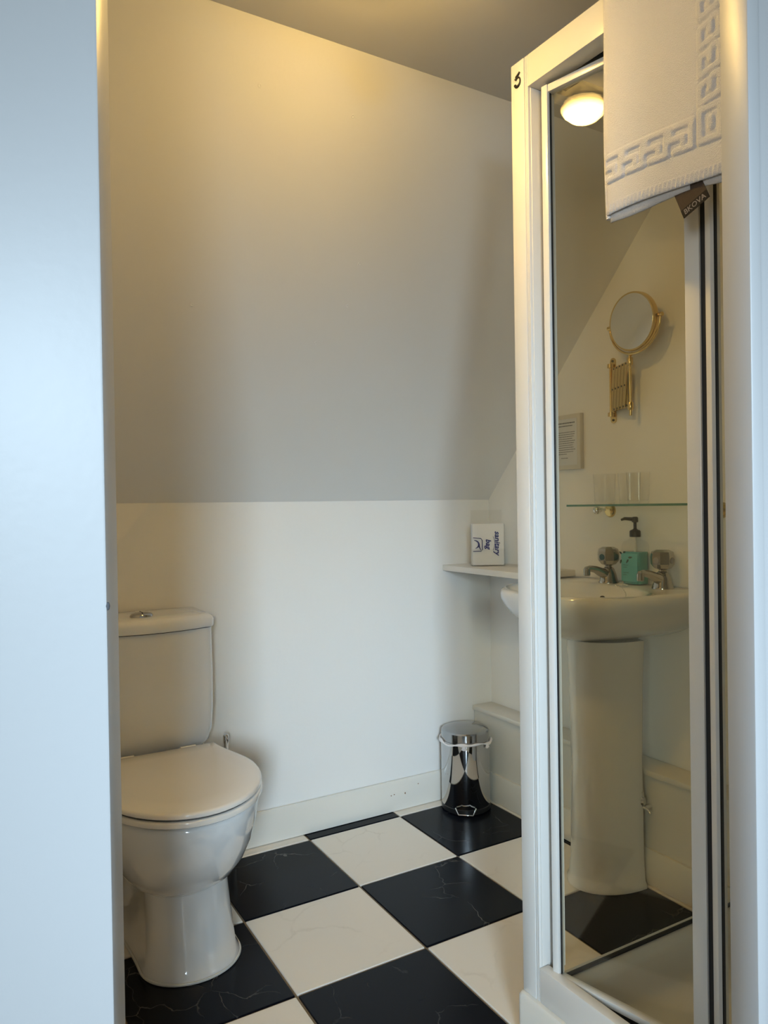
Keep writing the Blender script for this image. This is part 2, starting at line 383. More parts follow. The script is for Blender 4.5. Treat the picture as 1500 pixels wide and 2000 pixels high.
struct(finish(extr_bm([(1.641, 0.002), (1.627, 0.002), (1.627, 0.084), (1.633, 0.096), (1.641, 0.096)], 1, 1.135, YK-0.020), 'baseboard_right', 'gloss'),
       'cream painted skirting board along the pipe boxing', 'skirting')

# ------------------------------------------------------------------ toilet
def egg(cx, hw, yf, ym, yb, hb, z, n=28):
    """plan outline: half-ellipse nose at yf, widest at ym, straight back edge of half width hb at yb"""
    pts = []
    for k in range(n+1):
        t = -PI/2+PI*k/n
        pts.append((cx+hw*math.sin(t), ym-(ym-yf)*math.cos(t), z))
    m = 8
    for k in range(1, m+1):
        t = k/m; s = t*t*(3-2*t)
        pts.append((cx+hw+(hb-hw)*s, ym+(yb-ym)*t, z))
    for k in range(1, 6): pts.append((cx+hb-2*hb*k/6, yb, z))
    for k in range(m, 0, -1):
        t = k/m; s = t*t*(3-2*t)
        pts.append((cx-hw-(hb-hw)*s, ym+(yb-ym)*t, z))
    return pts
TC = 0.445
wc = thing('toilet', 'white ceramic close-coupled toilet with its ivory lid closed', 'toilet', (TC, 1.85, 0))
bowl = [egg(TC+.004, 0.085, 1.660, 1.74, 1.96, 0.10, 0.184), egg(TC, 0.098, 1.640, 1.74, 1.96, 0.11, 0.189), egg(TC, 0.122, 1.610, 1.745, 1.97, 0.12, 0.208),
        egg(TC, 0.147, 1.578, 1.75, 1.97, 0.13, 0.243), egg(TC, 0.165, 1.553, 1.755, 1.975, 0.14, 0.286), egg(TC, 0.176, 1.537, 1.76, 1.98, 0.148, 0.332),
        egg(TC, 0.181, 1.529, 1.76, 1.98, 0.15, 0.372), egg(TC, 0.179, 1.532, 1.76, 1.98, 0.149, 0.381), egg(TC, 0.172, 1.540, 1.76, 1.98, 0.145, 0.3845)]
finish(loft_bm(bowl), 'bowl', 'ceramic', wc, 60)
foot = [egg(TC+.012, 0.112, 1.620, 1.72, 2.06, 0.135, 0.0035), egg(TC+.012, 0.112, 1.620, 1.72, 2.06, 0.135, 0.012), egg(TC+.011, 0.106, 1.628, 1.72, 2.06, 0.13, 0.022),
        egg(TC+.010, 0.101, 1.636, 1.72, 2.06, 0.12, 0.07), egg(TC+.009, 0.097, 1.645, 1.725, 2.04, 0.112, 0.125), egg(TC+.007, 0.096, 1.652, 1.73, 2.02, 0.108, 0.17), egg(TC+.006, 0.097, 1.652, 1.74, 2.0, 0.108, 0.195)]
finish(loft_bm(foot), 'pedestal_foot', 'ceramic', wc, 60)
bead = egg(TC+.012, 0.1145, 1.6175, 1.72, 2.06, 0.1375, 0.0038)
finish(tube_bm(bead, 0.0032, 6, True), 'sealant_bead', 'acrylic', wc, 60)
def slab(rin, z0, z1, ins, name, m, crown=0.0):
    hw, yf, ym, yb, hb = rin; r = []
    r.append(egg(TC, hw-ins, yf+ins, ym, yb-ins, hb-ins, z0)); r.append(egg(TC, hw, yf, ym, yb, hb, z0+ins*0.8)); r.append(egg(TC, hw, yf, ym, yb, hb, z1-ins))
    r.append(egg(TC, hw-ins*.4, yf+ins*.4, ym, yb-ins*.4, hb-ins*.4, z1-ins*.3)); r.append(egg(TC, hw-ins*1.4, yf+ins*1.4, ym, yb-ins*1.4, hb-ins*1.4, z1))
    for k in (.7, .35): r.append(egg(TC, hw*k, ym-(ym-yf)*k, ym, ym+(yb-ym)*k, hb*k, z1+crown*(1-k)))
    return finish(loft_bm(r), name, m, wc, 50)
slab((0.178, 1.531, 1.76, 1.965, 0.145), 0.3840, 0.3870, 0.0015, 'seat_gap_shade', 'dark')  # dark slab paints in the shaded gap between bowl and seat
slab((0.189, 1.518, 1.76, 1.965, 0.150), 0.3868, 0.4020, 0.004, 'seat', 'seat')
slab((0.182, 1.526, 1.76, 1.962, 0.148), 0.4020, 0.4045, 0.001, 'lid_gap_shade', 'dark')  # near-black layer stands for the shade between seat and lid
slab((0.188, 1.519, 1.76, 1.962, 0.152), 0.4045, 0.4190, 0.005, 'lid', 'seat', 0.003)
for s in (-1, 1):
    finish(lathe_bm([(0.016, -0.02), (0.016, 0.02)], (TC+s*0.08, 1.968, 0.402), 14, 'X'), 'hinge', 'seat', wc)
def cist(hw, yf, bow, yb, z, rc=0.03, n=10):
    """rounded, bow-fronted plan outline"""
    pts = []
    for k in range(n*2+1):
        t = -1+k/n; pts.append((TC+t*(hw-rc), yf-bow*(1-t*t), z))
    for k in range(1, 6):
        a = -PI/2+PI/2*k/6; pts.append((TC+hw-rc+rc*math.cos(a), yf+rc+rc*math.sin(a), z))
    pts += [(TC+hw, yb-0.01, z), (TC+hw-.01, yb, z), (TC-hw+.01, yb, z), (TC-hw, yb-0.01, z)]
    for k in range(1, 6):
        a = PI+PI/2*k/6; pts.append((TC-hw+rc+rc*math.cos(a), yf+rc+rc*math.sin(a), z))
    return pts
CY = YK-0.004
body = [cist(0.120, 2.03, 0.015, CY, 0.384), cist(0.140, 2.02, 0.015, CY, 0.392), cist(0.157, 2.012, 0.018, CY, 0.410), cist(0.165, 2.007, 0.02, CY, 0.44), cist(0.168, 2.004, 0.022, CY, 0.50),
        cist(0.168, 2.000, 0.024, CY, 0.60), cist(0.165, 1.998, 0.025, CY, 0.7235)]
finish(loft_bm(body), 'cistern', 'ceramic', wc, 50)
finish(loft_bm([cist(0.162, 2.001, 0.024, CY, 0.7233), cist(0.162, 2.001, 0.024, CY, 0.7265)]), 'lid_gap', 'dark', wc, 50)
top = [cist(0.168, 1.992, 0.026, CY, 0.7265), cist(0.170, 1.990, 0.026, CY, 0.730), cist(0.170, 1.990, 0.026, CY, 0.748), cist(0.166, 1.995, 0.026, CY, 0.756), cist(0.155, 2.008, 0.024, CY-.006, 0.7615),
       cist(0.10, 2.05, 0.015, CY-.03, 0.7622), cist(0.05, 2.08, 0.005, CY-.06, 0.7625)]
finish(loft_bm(top), 'cistern_lid', 'ceramic', wc, 50)
btn = finish(xf(lathe_bm([(0.030, 0), (0.030, 0.004), (0.027, 0.009), (0.016, 0.0125), (0, 0.0135)], n=28), Matrix.Translation((TC-.018, 2.052, 0.7612)) @ Matrix.Diagonal((1, 0.8, 1, 1))), 'flush_button', 'tap_chrome', wc, 50)
finish(box_bm(TC-.0187, TC-.0173, 2.034, 2.070, 0.7705, 0.7751), 'button_split', 'dark', btn)
finish(tube_bm([(TC-.11, 2.0, 0.23), (TC-.115, 1.95, 0.15), (TC-.112, 1.93, 0.06)], [.012, .016, .014], 10), 'trap_ridge', 'ceramic', wc, 60)
put(wc)

# toilet brush: handle tip shows behind the seat
tb = thing('toilet_brush', 'chrome toilet brush handle standing behind the toilet seat', 'toilet brush', (0.673, 2.105, 0.0))
finish(lathe_bm([(0.0225, 0.001), (0.024, 0.006), (0.024, 0.125), (0.022, 0.128), (0.012, 0.13)], (0.673, 2.105, 0), 24), 'holder', 'steel', tb)
finish(lathe_bm([(0.006, 0.12), (0.0065, 0.36), (0.0085, 0.365), (0.0085, 0.385), (0.006, 0.388), (0, 0.388)], (0.673, 2.105, 0), 16), 'handle', 'chrome', tb)
put(tb)

# ------------------------------------------------------------------ pedal bin
BCX, BCY, BR = 1.521, 2.082, 0.0845
pb = thing('pedal_bin', 'small polished steel pedal bin on a black tile in the corner', 'bin', (BCX, BCY, 0))
finish(lathe_bm([(BR-.004, 0.001), (BR+.0005, 0.004), (BR+.0005, 0.018), (BR-.002, 0.020)], (BCX, BCY, 0), 40), 'base_ring', 'black_plastic', pb)
finish(lathe_bm([(BR-.001, 0.0195), (BR, 0.022), (BR, 0.236), (BR-.004, 0.240)], (BCX, BCY, 0), 64), 'body', 'bin_steel', pb, 30)
lid = finish(lathe_bm([(BR-.004, 0.2395), (BR-.001, 0.241), (BR-.001, 0.270), (BR-.005, 0.2745), (BR-.016, 0.278), (BR*.5, 0.282), (0, 0.284)], (BCX, BCY, 0), 64), 'lid', 'bin_lid', pb, 30)
ring = []; rr = []
for k in range(48):
    a = 2*PI*k/48
    ring.append((BCX+(BR+.004)*math.cos(a), BCY+(BR+.004)*math.sin(a), 0.238+0.0035*math.sin(3*a+1)+0.002*math.sin(7*a)))
    rr.append(0.0042+0.0014*math.sin(5*a)+0.0012*math.sin(11*a+2))
ln = finish(tube_bm(ring, rr, 8, True), 'bag_liner', 'liner', pb, 80)
for a, s in ((-2.25, 1.0), (-1.25, 1.1)):
    p = Vector((BCX+(BR+.007)*math.cos(a), BCY+(BR+.007)*math.sin(a), 0.232))
    finish(xf(lathe_bm([(0.001, 0.008), (0.006, 0.003), (0.0095, -0.006), (0.004, -0.009), (0, -0.006)], n=10), Matrix.Translation(p) @ Matrix.Rotation(a, 4, 'Z') @ Matrix.Diagonal((0.5, s, s, 1))), 'knot', 'liner', ln, 80)
pa = math.radians(-127); pd = Vector((math.cos(pa), math.sin(pa), 0)); ps = Vector((-pd.y, pd.x, 0)); pc = Vector((BCX, BCY, 0.012))
pts = [pc+pd*(BR-.004)-ps*.034+Vector((0, 0, .012)), pc+pd*(BR+.022)-ps*.024, pc+pd*(BR+.024)+ps*.024, pc+pd*(BR-.004)+ps*.034+Vector((0, 0, .012))]
pdl = finish(tube_bm(pts, 0.0026, 8), 'pedal', 'chrome', pb, 60)
put(pb)

# ------------------------------------------------------------------ shower tray and enclosure
A = Vector((0.944, 1.112)); B = Vector((0.966, 0.436)); E = Vector((1.625, 1.104))
FD = (B-A).normalized(); FN = Vector((-FD.y, FD.x))     # FN points to the left of travel (into the shower, +x)
def fp(s, d=0.0): p = A+FD*s+FN*d; return (p.x, p.y)
T0 = Vector((0.934, 1.120)); T1 = Vector((0.957, 0.428)); T2 = Vector((1.626, 0.428)); T3 = Vector((1.626, 1.112))
def inset(poly, d):
    c = sum(poly, Vector((0, 0)))/len(poly); return [Vector((p.x+(d if p.x < c.x else -d), p.y+(d if p.y < c.y else -d))) for p in poly]
def rr_poly(poly, r, z, n=5):
    out = []
    k = len(poly)
    for i in range(k):
        p, a, b = poly[i], poly[i-1], poly[(i+1) % k]
        u = (a-p).normalized(); v = (b-p).normalized()
        for t in range(n+1):
            q = t/n; s0 = p+u*r; s1 = p+v*r
            m = s0*(1-q)**2+p*2*q*(1-q)+s1*q*q
            out.append((m.x, m.y, z))
    return out
TP = [T0, T1, T2, T3]
tray = thing('shower_tray', 'white acrylic shower tray on a raised plinth under the glass enclosure', 'shower tray', (1.28, 0.77, 0))
finish(loft_bm([rr_poly(TP, .012, 0.001), rr_poly(TP, .012, 0.092), rr_poly(inset(TP, .004), .012, 0.0985), rr_poly(inset(TP, .009), .012, 0.100), rr_poly(inset(TP, .055), .04, 0.100),
   rr_poly(inset(TP, .068), .05, 0.096), rr_poly(inset(TP, .095), .06, 0.064), rr_poly(inset(TP, .12), .07, 0.058), rr_poly(inset(TP, .25), .05, 0.054)]), 'tray_body', 'acrylic', tray, 40)
finish(lathe_bm([(0.042, 0.0545), (0.042, 0.058), (0.036, 0.061), (0, 0.0615)], (1.40, 0.62, 0), 28), 'waste_cover', 'chrome', tray)
put(tray)

ZT = 1.898
enc = thing('shower_enclosure', 'white framed glass shower enclosure with a half-open bifold door', 'shower enclosure', (1.28, 0.77, 0.10))
def part(bm, name, m, par=enc, s=35): return finish(bm, name, m, par, s)
# corner post: wide flat face, two fine reeds, then a rebate for the door
z0 = 0.1005
cp = part(beam_bm(fp(0.0), fp(0.036), z0, ZT, 0.0, 0.046, 0.0015), 'corner_post', 'frame')
for s in (0.0370, 0.0414):
    part(beam_bm(fp(s), fp(s+0.0038), z0, ZT, 0.0008, 0.046, 0.0008), 'reed', 'frame', cp)
part(beam_bm(fp(0.0458), fp(0.0480), z0+0.068, ZT-.0605, 0.006, 0.046, 0.0006), 'reed', 'frame', cp)
ch = []
part(beam_bm(fp(0.0485), fp(0.068), z0+.068, ZT-.061, 0.040, 0.046), 'door_rebate', 'frame', cp)
part(tube_bm([(*fp(0.0565, 0.034), z0+.068), (*fp(0.0565, 0.034), ZT-.061)], 0.0075, 16), 'pivot_tube', 'rebate', cp, 60)
# emblem on the post face
ec = Vector((*fp(0.019, -0.0006), 1.862))
EM = Matrix.Translation(ec) @ Matrix(((FD.x, 0, -FN.x, 0), (FD.y, 0, -FN.y, 0), (0, 1, 0, 0), (0, 0, 0, 1)))
cr = [(0.0075*math.cos(t), 0.0085*math.sin(t)-.003, 0) for t in [math.radians(205+k*21) for k in range(15)]]
em = part(xf(tube_bm(cr, [.0016+.0014*math.sin(PI*(k/14)*1.0+1.2)**2 for k in range(15)], 8), EM), 'emblem', 'emblem', cp, 60)
part(xf(tube_bm([(-.004, .007, 0), (.002, .010, 0), (.0065, .0135, 0)], [.0026, .0026, .0020], 8), EM), 'emblem_flag', 'emblem', cp, 60)
# far front post, wall posts, rails
LEN = (B-A).length
part(beam_bm(fp(LEN-0.05), fp(LEN), z0, ZT, 0.0, 0.046, 0.0015), 'front_post', 'frame')
part(beam_bm(fp(0.0459), fp(LEN-0.0505), ZT-0.060, ZT-.0005, 0.0, 0.040, 0.0015), 'top_rail', 'frame')
part(beam_bm(fp(0.0459), fp(LEN-0.0505), z0, z0+0.066, 0.0, 0.022, 0.0015), 'bottom_rail', 'frame')
RD = (E-A).normalized(); RN = Vector((-RD.y, RD.x))
def rp(s, d=0.0): p = A+RD*s+RN*d; return (p.x, p.y)
RL = (E-A).length
part(beam_bm(rp(RL-0.03), rp(RL), z0, ZT, -0.036, -0.002, 0.001), 'wall_post', 'frame')
part(beam_bm(rp(0.0475), rp(RL-0.0305), ZT-0.045, ZT, -0.034, -0.004, 0.001), 'rear_top_rail', 'frame')
part(beam_bm(rp(0.0475), rp(RL-0.0305), z0, z0+0.0035, -0.018, -0.009), 'rear_seal', 'dark')
part(beam_bm(rp(0.0470), rp(RL-0.0300), z0+0.0035, ZT-0.044, -0.0155, -0.0115), 'rear_glass', 'glass_rear', s=0)
# bifold door: two leaves folding inwards
DA = math.radians(13.6)
H = Vector(fp(0.0645, 0.019)); D1 = Vector((math.sin(DA), -math.cos(DA))); LL = 0.292
K = H+D1*LL
def leaf(p, d, LL, stile0, stile1, name):
    n = Vector((-d.y, d.x)); q = lambda s: (p.x+d.x*s, p.y+d.y*s)
    zb, zt = 0.150, ZT-0.066
    lf = part(beam_bm(q(stile0-0.002), q(LL-stile1+0.002), zb+0.011, zt-0.013, 0.004, 0.0085), name, 'glass_door', s=0)
    part(beam_bm(q(0), q(stile0), zb, zt, -0.004, 0.016, 0.0015), 'stile', 'frame', lf)
    part(beam_bm(q(LL-stile1), q(LL), zb, zt, -0.004, 0.016, 0.0015), 'stile', 'frame', lf)
    part(beam_bm(q(stile0), q(LL-stile1), zt-0.014, zt, -0.002, 0.014, 0.001), 'top_bar', 'frame', lf)
    part(beam_bm(q(stile0), q(LL-stile1), zb, zb+0.012, -0.002, 0.014, 0.001), 'bottom_bar', 'frame', lf)
    part(beam_bm(q(stile0), q(stile0+0.0007), zb+0.012, zt-0.014, 0.0032, 0.0092), 'glazing_seal', 'dark', lf)
    part(beam_bm(q(0.004), q(LL-0.002), zb-0.012, zb-0.0003, 0.002, 0.010), 'door_gap_shade', 'dark', lf)  # dark strip painting the shaded gap below the leaf
    return lf
leaf(H, D1, LL, 0.0135, 0.024, 'door_leaf')
part(beam_bm((K+D1*0.0005)[:], (K+D1*0.010)[:], 0.150, ZT-0.055, 0.001, 0.013), 'fold_gasket', 'dark')
P2 = K+D1*0.0105; D2 = Vector((-math.sin(DA*0.95), -math.cos(DA*0.95)))
leaf(P2, D2, 0.232, 0.012, 0.016, 'door_leaf')
part(beam_bm(fp(0.070), fp(LEN-0.052), ZT-0.0595, ZT-0.030, 0.0402, 0.075), 'rail_gap_shade', 'dark')  # black bar standing in for the shade inside the rail channel
put(enc)

# ------------------------------------------------------------------ bath towel over the top rail
def bump_key(u, v):
    return 0
TWL = thing('bath_towel', 'white bath towel with a raised Greek key border hung over the shower rail', 'towel', (0.94, 0.765, 1.5))
# plan of the towel: u runs from its left edge (0) to its right edge (W); v runs up from the hem
W_, VF = 0.224, 0.385
segs = []
def add(a, b): segs.append((a, b))
rowb, rowh = 0.052, 0.046          # bottom border band
for k in range(4):
    x = 0.002+k*0.0415; wd = 0.036; yb, yt = rowb+.004, rowb+rowh-.004; ym = (yb+yt)/2
    add((x, yt), (x+wd, yt)); add((x, yt), (x, ym)); add((x, ym), (x+wd*.62, ym)); add((x+wd*.62, ym), (x+wd*.62, yb+.008)) ; add((x+wd, yt), (x+wd-.001, yb)); add((x+wd, yb), (x+wd*.22, yb))
colx, colw = 0.172, 0.042
bx = (colx+.004, colx+colw-.004, rowb+.004, rowb+rowh+.004)
for a, b in (((bx[0], bx[2]), (bx[1], bx[2])), ((bx[1], bx[2]), (bx[1], bx[3])), ((bx[1], bx[3]), (bx[0], bx[3])), ((bx[0], bx[3]), (bx[0], bx[2]))): add(a, b)
add(((bx[0]+bx[1])/2, bx[2]+.017), ((bx[0]+bx[1])/2, bx[3]-.017))
for k in range(7):
    y = rowb+rowh+0.014+k*0.0415; hd = 0.034; xa, xb = colx+.004, colx+colw-.004; xm = (xa+xb)/2
    add((xa, y), (xb, y+.006)); add((xb, y+.006), (xb, y+hd)); add((xa, y), (xa, y+hd*.75)); add((xa, y+hd*.75), (xm, y+hd*.85)); add((xm, y+hd*.85), (xm, y+hd*.5)); add((xb, y+hd), (xm+.004, y+hd))
def sdist(p, a, b):
    dx, dy = b[0]-a[0], b[1]-a[1]; l = dx*dx+dy*dy; t = 0 if l == 0 else max(0, min(1, ((p[0]-a[0])*dx+(p[1]-a[1])*dy)/l))
    return math.hypot(p[0]-a[0]-dx*t, p[1]-a[1]-dy*t)
def emboss(u, v):
    if v > 0.40 or (v > rowb+rowh+.012 and u < colx-.006) or v < rowb-.006: 
        if v < 0.016:                                   # whipped hem
            return 0.0012+0.0010*math.sin(u*2*PI/0.0075-v*160)-0.0016*max(0, (0.004-v)/0.004)
        return 0
    d = min(sdist((u, v), a, b) for a, b in segs)
    t = (0.0068-d)/0.0040
    s = max(0, min(1, t)); return 0.0027*s*s*(3-2*s)-0.0008*max(0, 1-abs(d-0.0072)/0.002)
def towel_pos(u, v, off):
    s = 0.240+u          # distance along the front line
    p = A+FD*s-FN*(0.014+off+0.0025*math.sin(u*26+v*5)+0.002*math.sin(v*14+u*9)-0.006*max(0, (0.012-u)/0.012)**2)
    return p
def sag(u): return 0.010*(1-u/W_)**2*0+0.012*math.cos(u/W_*PI*0.5)
NU, NV = 150, 250
bm = bmesh.new(); grid = []
zb_ = 1.5125
for j in range(NV+1):
    row = []
    v = VF*j/NV
    for i in range(NU+1):
        u = W_*i/NU
        p = towel_pos(u, v, emboss(u, v))
        row.append(bm.verts.new((p.x, p.y, zb_+v+sag(u)*(1-v/VF))))
    grid.append(row)
# over the rail and down inside
for k in range(1, 15):
    a = PI*k/14; row = []
    for i in range(NU+1):
        u = W_*i/NU; p0 = towel_pos(u, VF, 0); rad = 0.036
        c = Vector((p0.x, p0.y))+FN*rad
        q = c-FN*rad*math.cos(a)
        row.append(bm.verts.new((q.x, q.y, zb_+VF+rad*0.42*math.sin(a))))
    grid.append(row)
last = grid[-1]
for k in range(1, 16):
    row = []
    for i in range(NU+1):
        co = last[i].co; row.append(bm.verts.new((co.x, co.y, co.z-0.012*k*0.9)))
    grid.append(row)
for j in range(len(grid)-1):
    for i in range(NU): bm.faces.new((grid[j][i], grid[j][i+1], grid[j+1][i+1], grid[j+1][i]))
tw = finish(bm, 'towel_face', 'towel', TWL, 80)
md = tw.modifiers.new('thickness', 'SOLIDIFY'); md.thickness = 0.0045; md.offset = -1.0
# second, folded layer behind the face
bm = bmesh.new(); g2 = []
for j in range(41):
    row = []
    for i in range(41):
        u = 0.004+(W_-.008)*i/40; v = -0.010+0.385*j/40
        p = towel_pos(u, max(v, 0), -0.0075)
        row.append(bm.verts.new((p.x, p.y, zb_+v+sag(u)*(1-max(v, 0)/VF)-0.004*math.sin(u*30))))
    g2.append(row)
for j in range(40):
    for i in range(40): bm.faces.new((g2[j][i], g2[j][i+1], g2[j+1][i+1], g2[j+1][i]))
t2 = finish(bm, 'folded_layer', 'towel', TWL, 80)
md = t2.modifiers.new('thickness', 'SOLIDIFY'); md.thickness = 0.004; md.offset = 0
# left fold joining both layers
fold = [(*(towel_pos(0.002, v, -0.0045)+FD*(-0.001)), zb_-0.004+v+sag(0)*(1-v/VF)) for v in [VF*k/24 for k in range(25)]]
finish(tube_bm(fold, 0.0052, 10), 'fold_edge', 'towel', TWL, 80)
# woven tag
tc = towel_pos(0.158, 0.0, -0.006); TA = math.radians(-22)
TM = Matrix.Translation((tc.x, tc.y, zb_-0.012)) @ Matrix(((FD.x, 0, -FN.x, 0), (FD.y, 0, -FN.y, 0), (0, 1, 0, 0), (0, 0, 0, 1))) @ Matrix.Rotation(-TA, 4, 'Z')
tg = finish(xf(box_bm(-.023, .023, -.020, .026, -.0006, .0006), TM), 'care_tag', 'tag', TWL)
finish(xf(box_bm(-.023, .023, -.0205, -.007, .0006, .0011), TM), 'tag_band', 'tag_band', tg)
finish(xf(text_bm('BKOVA', 0.0115, 0, 0.0002, 0.0001), TM @ Matrix.Translation((0, -.0137, .0014))), 'tag_lettering', 'tag_text', tg, 0)
put(TWL)

# ------------------------------------------------------------------ washbasin, pedestal
BY0 = 1.50
def dring(z, hw, dep, p=0.78, n=44, m=10, xw=XR-0.003):
    pts = []
    for k in range(n+1):
        t = PI*k/n; c, s = math.cos(t), math.sin(t)
        pts.append((xw-dep*(abs(s)**p), BY0+hw*math.copysign(abs(c)**p, c), z))
    for k in range(1, m): pts.append((xw, BY0-hw+2*hw*k/m, z))
    return pts
outer = [dring(0.668, 0.075, 0.245, 1), dring(0.676, 0.105, 0.280, .95), dring(0.692, 0.152, 0.325, .9), dring(0.715, 0.198, 0.372, .86), dring(0.742, 0.230, 0.405, .82), dring(0.768, 0.248, 0.424, .8),
         dring(0.788, 0.255, 0.432), dring(0.802, 0.256, 0.433), dring(0.811, 0.252, 0.430), dring(0.8145, 0.244, 0.421)]
cxi = 1.475
def inner(z, ay, ax, cx=cxi):
    out = []
    for x, y, _ in outer[-1]:
        a = math.atan2((y-BY0)/0.24, (x-1.50)/0.21); out.append((cx+ax*math.cos(a), BY0+ay*math.sin(a), z))
    return out
rings = outer+[inner(0.8135, 0.222, 0.158), inner(0.808, 0.213, 0.150), inner(0.785, 0.198, 0.138), inner(0.745, 0.165, 0.115), inner(0.715, 0.115, 0.085), inner(0.703, 0.06, 0.045), inner(0.700, 0.022, 0.022)]
ba = thing('washbasin', 'white ceramic pedestal washbasin on the right wall behind the glass', 'washbasin', (1.6, BY0, 0))
finish(loft_bm(rings), 'bowl', 'ceramic', ba, 50)
finish(lathe_bm([(0.021, 0.7005), (0.021, 0.703), (0.015, 0.7035), (0, 0.702)], (cxi, BY0, 0), 24), 'waste', 'chrome', ba)
of = finish(lathe_bm([(0.010, -0.002), (0.010, 0.002), (0.006, 0.0025), (0, 0.001)], (1.594, BY0+.01, 0.775), 16, 'X'), 'overflow', 'dark', ba)
def ped(z, ay, ax, cx=1.605, n=40):
    return [(cx+ax*math.cos(2*PI*k/n) if math.cos(2*PI*k/n) < 0 else cx+0.018*math.cos(2*PI*k/n), BY0-.02+ay*math.sin(2*PI*k/n), z) for k in range(n)]
finish(loft_bm([ped(0.001, .106, .162), ped(0.010, .106, .162), ped(0.020, .1, .155), ped(0.08, .096, .150), ped(0.35, .094, .145), ped(0.55, .098, .148), ped(0.65, .104, .152), ped(0.675, .104, .15)]), 'pedestal', 'ceramic', ba, 50)
put(ba)

def make_tap(y, label, cap):
    x, z = 1.668, 0.8125
    t = thing('pillar_tap', label, 'tap', (x, y, z), 'taps on the washbasin')
    finish(lathe_bm([(0.029, 0.0005), (0.029, 0.005), (0.0265, 0.009), (0.0225, 0.028), (0.0165, 0.044), (0.010, 0.049), (0.010, 0.056)], (x, y, z), 24), 'body', 'tap_chrome', t)
    finish(tube_bm([(x-.004, y, z+.024), (x-.030, y, z+.034), (x-.055, y, z+.044), (x-.078, y, z+.048), (x-.090, y, z+.046)], [.0165, .0140, .0105, .0090, .0085], 12), 'spout', 'tap_chrome', t, 60)
    finish(lathe_bm([(0.0075, 0.027), (0.0098, 0.029), (0.0098, 0.047), (0.0075, 0.049)], (x-.088, y, z), 16), 'nozzle', 'tap_chrome', t)
    hd = finish(xf(lathe_bm([(0.010, 0.052), (0.022, 0.057), (0.031, 0.068), (0.032, 0.088), (0.029, 0.102), (0.017, 0.108), (0, 0.109)], (0, 0, 0), 8), Matrix.Translation((x, y, z)) @ Matrix.Rotation(PI/8+.1, 4, 'Z')), 'tap_head', 'tap_chrome', t, 20)
    for k in range(4):
        a = k*PI/2+PI/4+PI/4+.1
        finish(xf(lathe_bm([(0.0088, 0), (0.0088, 0.0012), (0, 0.0014)], n=16), Matrix.Translation((x+.0290*math.cos(a), y+.0290*math.sin(a), z+.079)) @ Matrix.Rotation(a, 4, 'Z') @ Matrix.Rotation(PI/2, 4, 'Y')), 'index_disc', cap, hd)
    put(t)
    return t
make_tap(1.556, 'chrome tap left of the soap bottle, blue discs on its head', 'blue_cap')
make_tap(1.362, 'chrome tap right of the soap bottle, grey discs on its head', 'grey_cap')

# plug chain
pc_ = thing('plug_chain', 'thin chrome plug chain looped on the washbasin between the taps', 'chain', (1.60, 1.44, 0.81))
path = []
for k in range(34):
    t = k/33; path.append(Vector((1.635-.085*t+.012*math.sin(t*9), 1.455-.035*t+.02*math.sin(t*5), 0.8165+.004*abs(math.sin(t*4))-(.035*max(0, t-.7)/.3))))
bms = [lathe_bm([(0, -.0022), (.0017, -.001), (.0017, .001), (0, .0022)], p, 6) for p in path]
bd = finish(merge(*bms), 'bead_run', 'chrome', pc_, 60); bd['kind'] = 'stuff'
finish(tube_bm([(1.632+.006*math.cos(a), 1.455+.006*math.sin(a), .8165) for a in [2*PI*k/14 for k in range(14)]], 0.0012, 6, True), 'split_ring', 'chrome', pc_, 60)
put(pc_)

# soap dispenser
SX, SY, SZ = 1.690, 1.474, 0.8142
sp = thing('soap_dispenser', 'clear pump bottle of turquoise hand soap standing between the taps', 'soap dispenser', (SX, SY, SZ))
def rrect(hx, hy, z, r=0.010, n=4):
    out = []
    for cx, cy, a0 in ((hx-r, hy-r, 0), (-hx+r, hy-r, PI/2), (-hx+r, -hy+r, PI), (hx-r, -hy+r, 1.5*PI)):
        for k in range(n+1):
            a = a0+PI/2*k/n; out.append((SX+cx+r*math.cos(a), SY+cy+r*math.sin(a), SZ+z))
    return out
finish(loft_bm([rrect(.0215, .0305, .003), rrect(.022, .031, .004), rrect(.022, .031, .094), rrect(.0215, .030, .095)]), 'soap', 'liquid', sp, 40)
finish(loft_bm([rrect(.022, .031, .0005), rrect(.025, .0345, .004), rrect(.025, .0345, .110), rrect(.022, .030, .122, .009), rrect(.014, .016, .130, .008), rrect(.0125, .0125, .133, .009), rrect(.0125, .0125, .139, .009)]), 'bottle', 'clear_plastic', sp, 40)
LBX = SX-.0256
lb = box('label', 'label_teal', LBX-.0003, LBX, SY-.029, SY+.029, SZ+.010, SZ+.090, sp)
def leafbm(y, z, l, a, wd=.0032):
    pts = [(0, 0), (l*.3, wd), (l*.7, wd*.8), (l, 0), (l*.7, -wd*.6), (l*.3, -wd)]
    ca, sa = math.cos(a), math.sin(a)
    return extr_bm([(SY+y+px*ca-py*sa, SZ+z+px*sa+py*ca) for px, py in pts], 0, LBX-.0007, LBX-.0003)
for y, z, l, a in ((.026, .088, .012, -2.6), (.028, .072, .014, 1.9), (.004, .078, .016, -.15), (.002, .074, .016, -.95+PI*1.0), (.022, .092, .010, -.3)):
    finish(leafbm(y, z, l, a+PI), 'printed_leaf', 'leaf_print', lb)
for z, wd in ((.056, .018), (.050, .014), (.034, .02), (.028, .012)):
    box('printed_line', 'leaf_print', LBX-.0005, LBX-.0003, SY+.022-wd, SY+.022, SZ+z, SZ+z+.0011, lb)
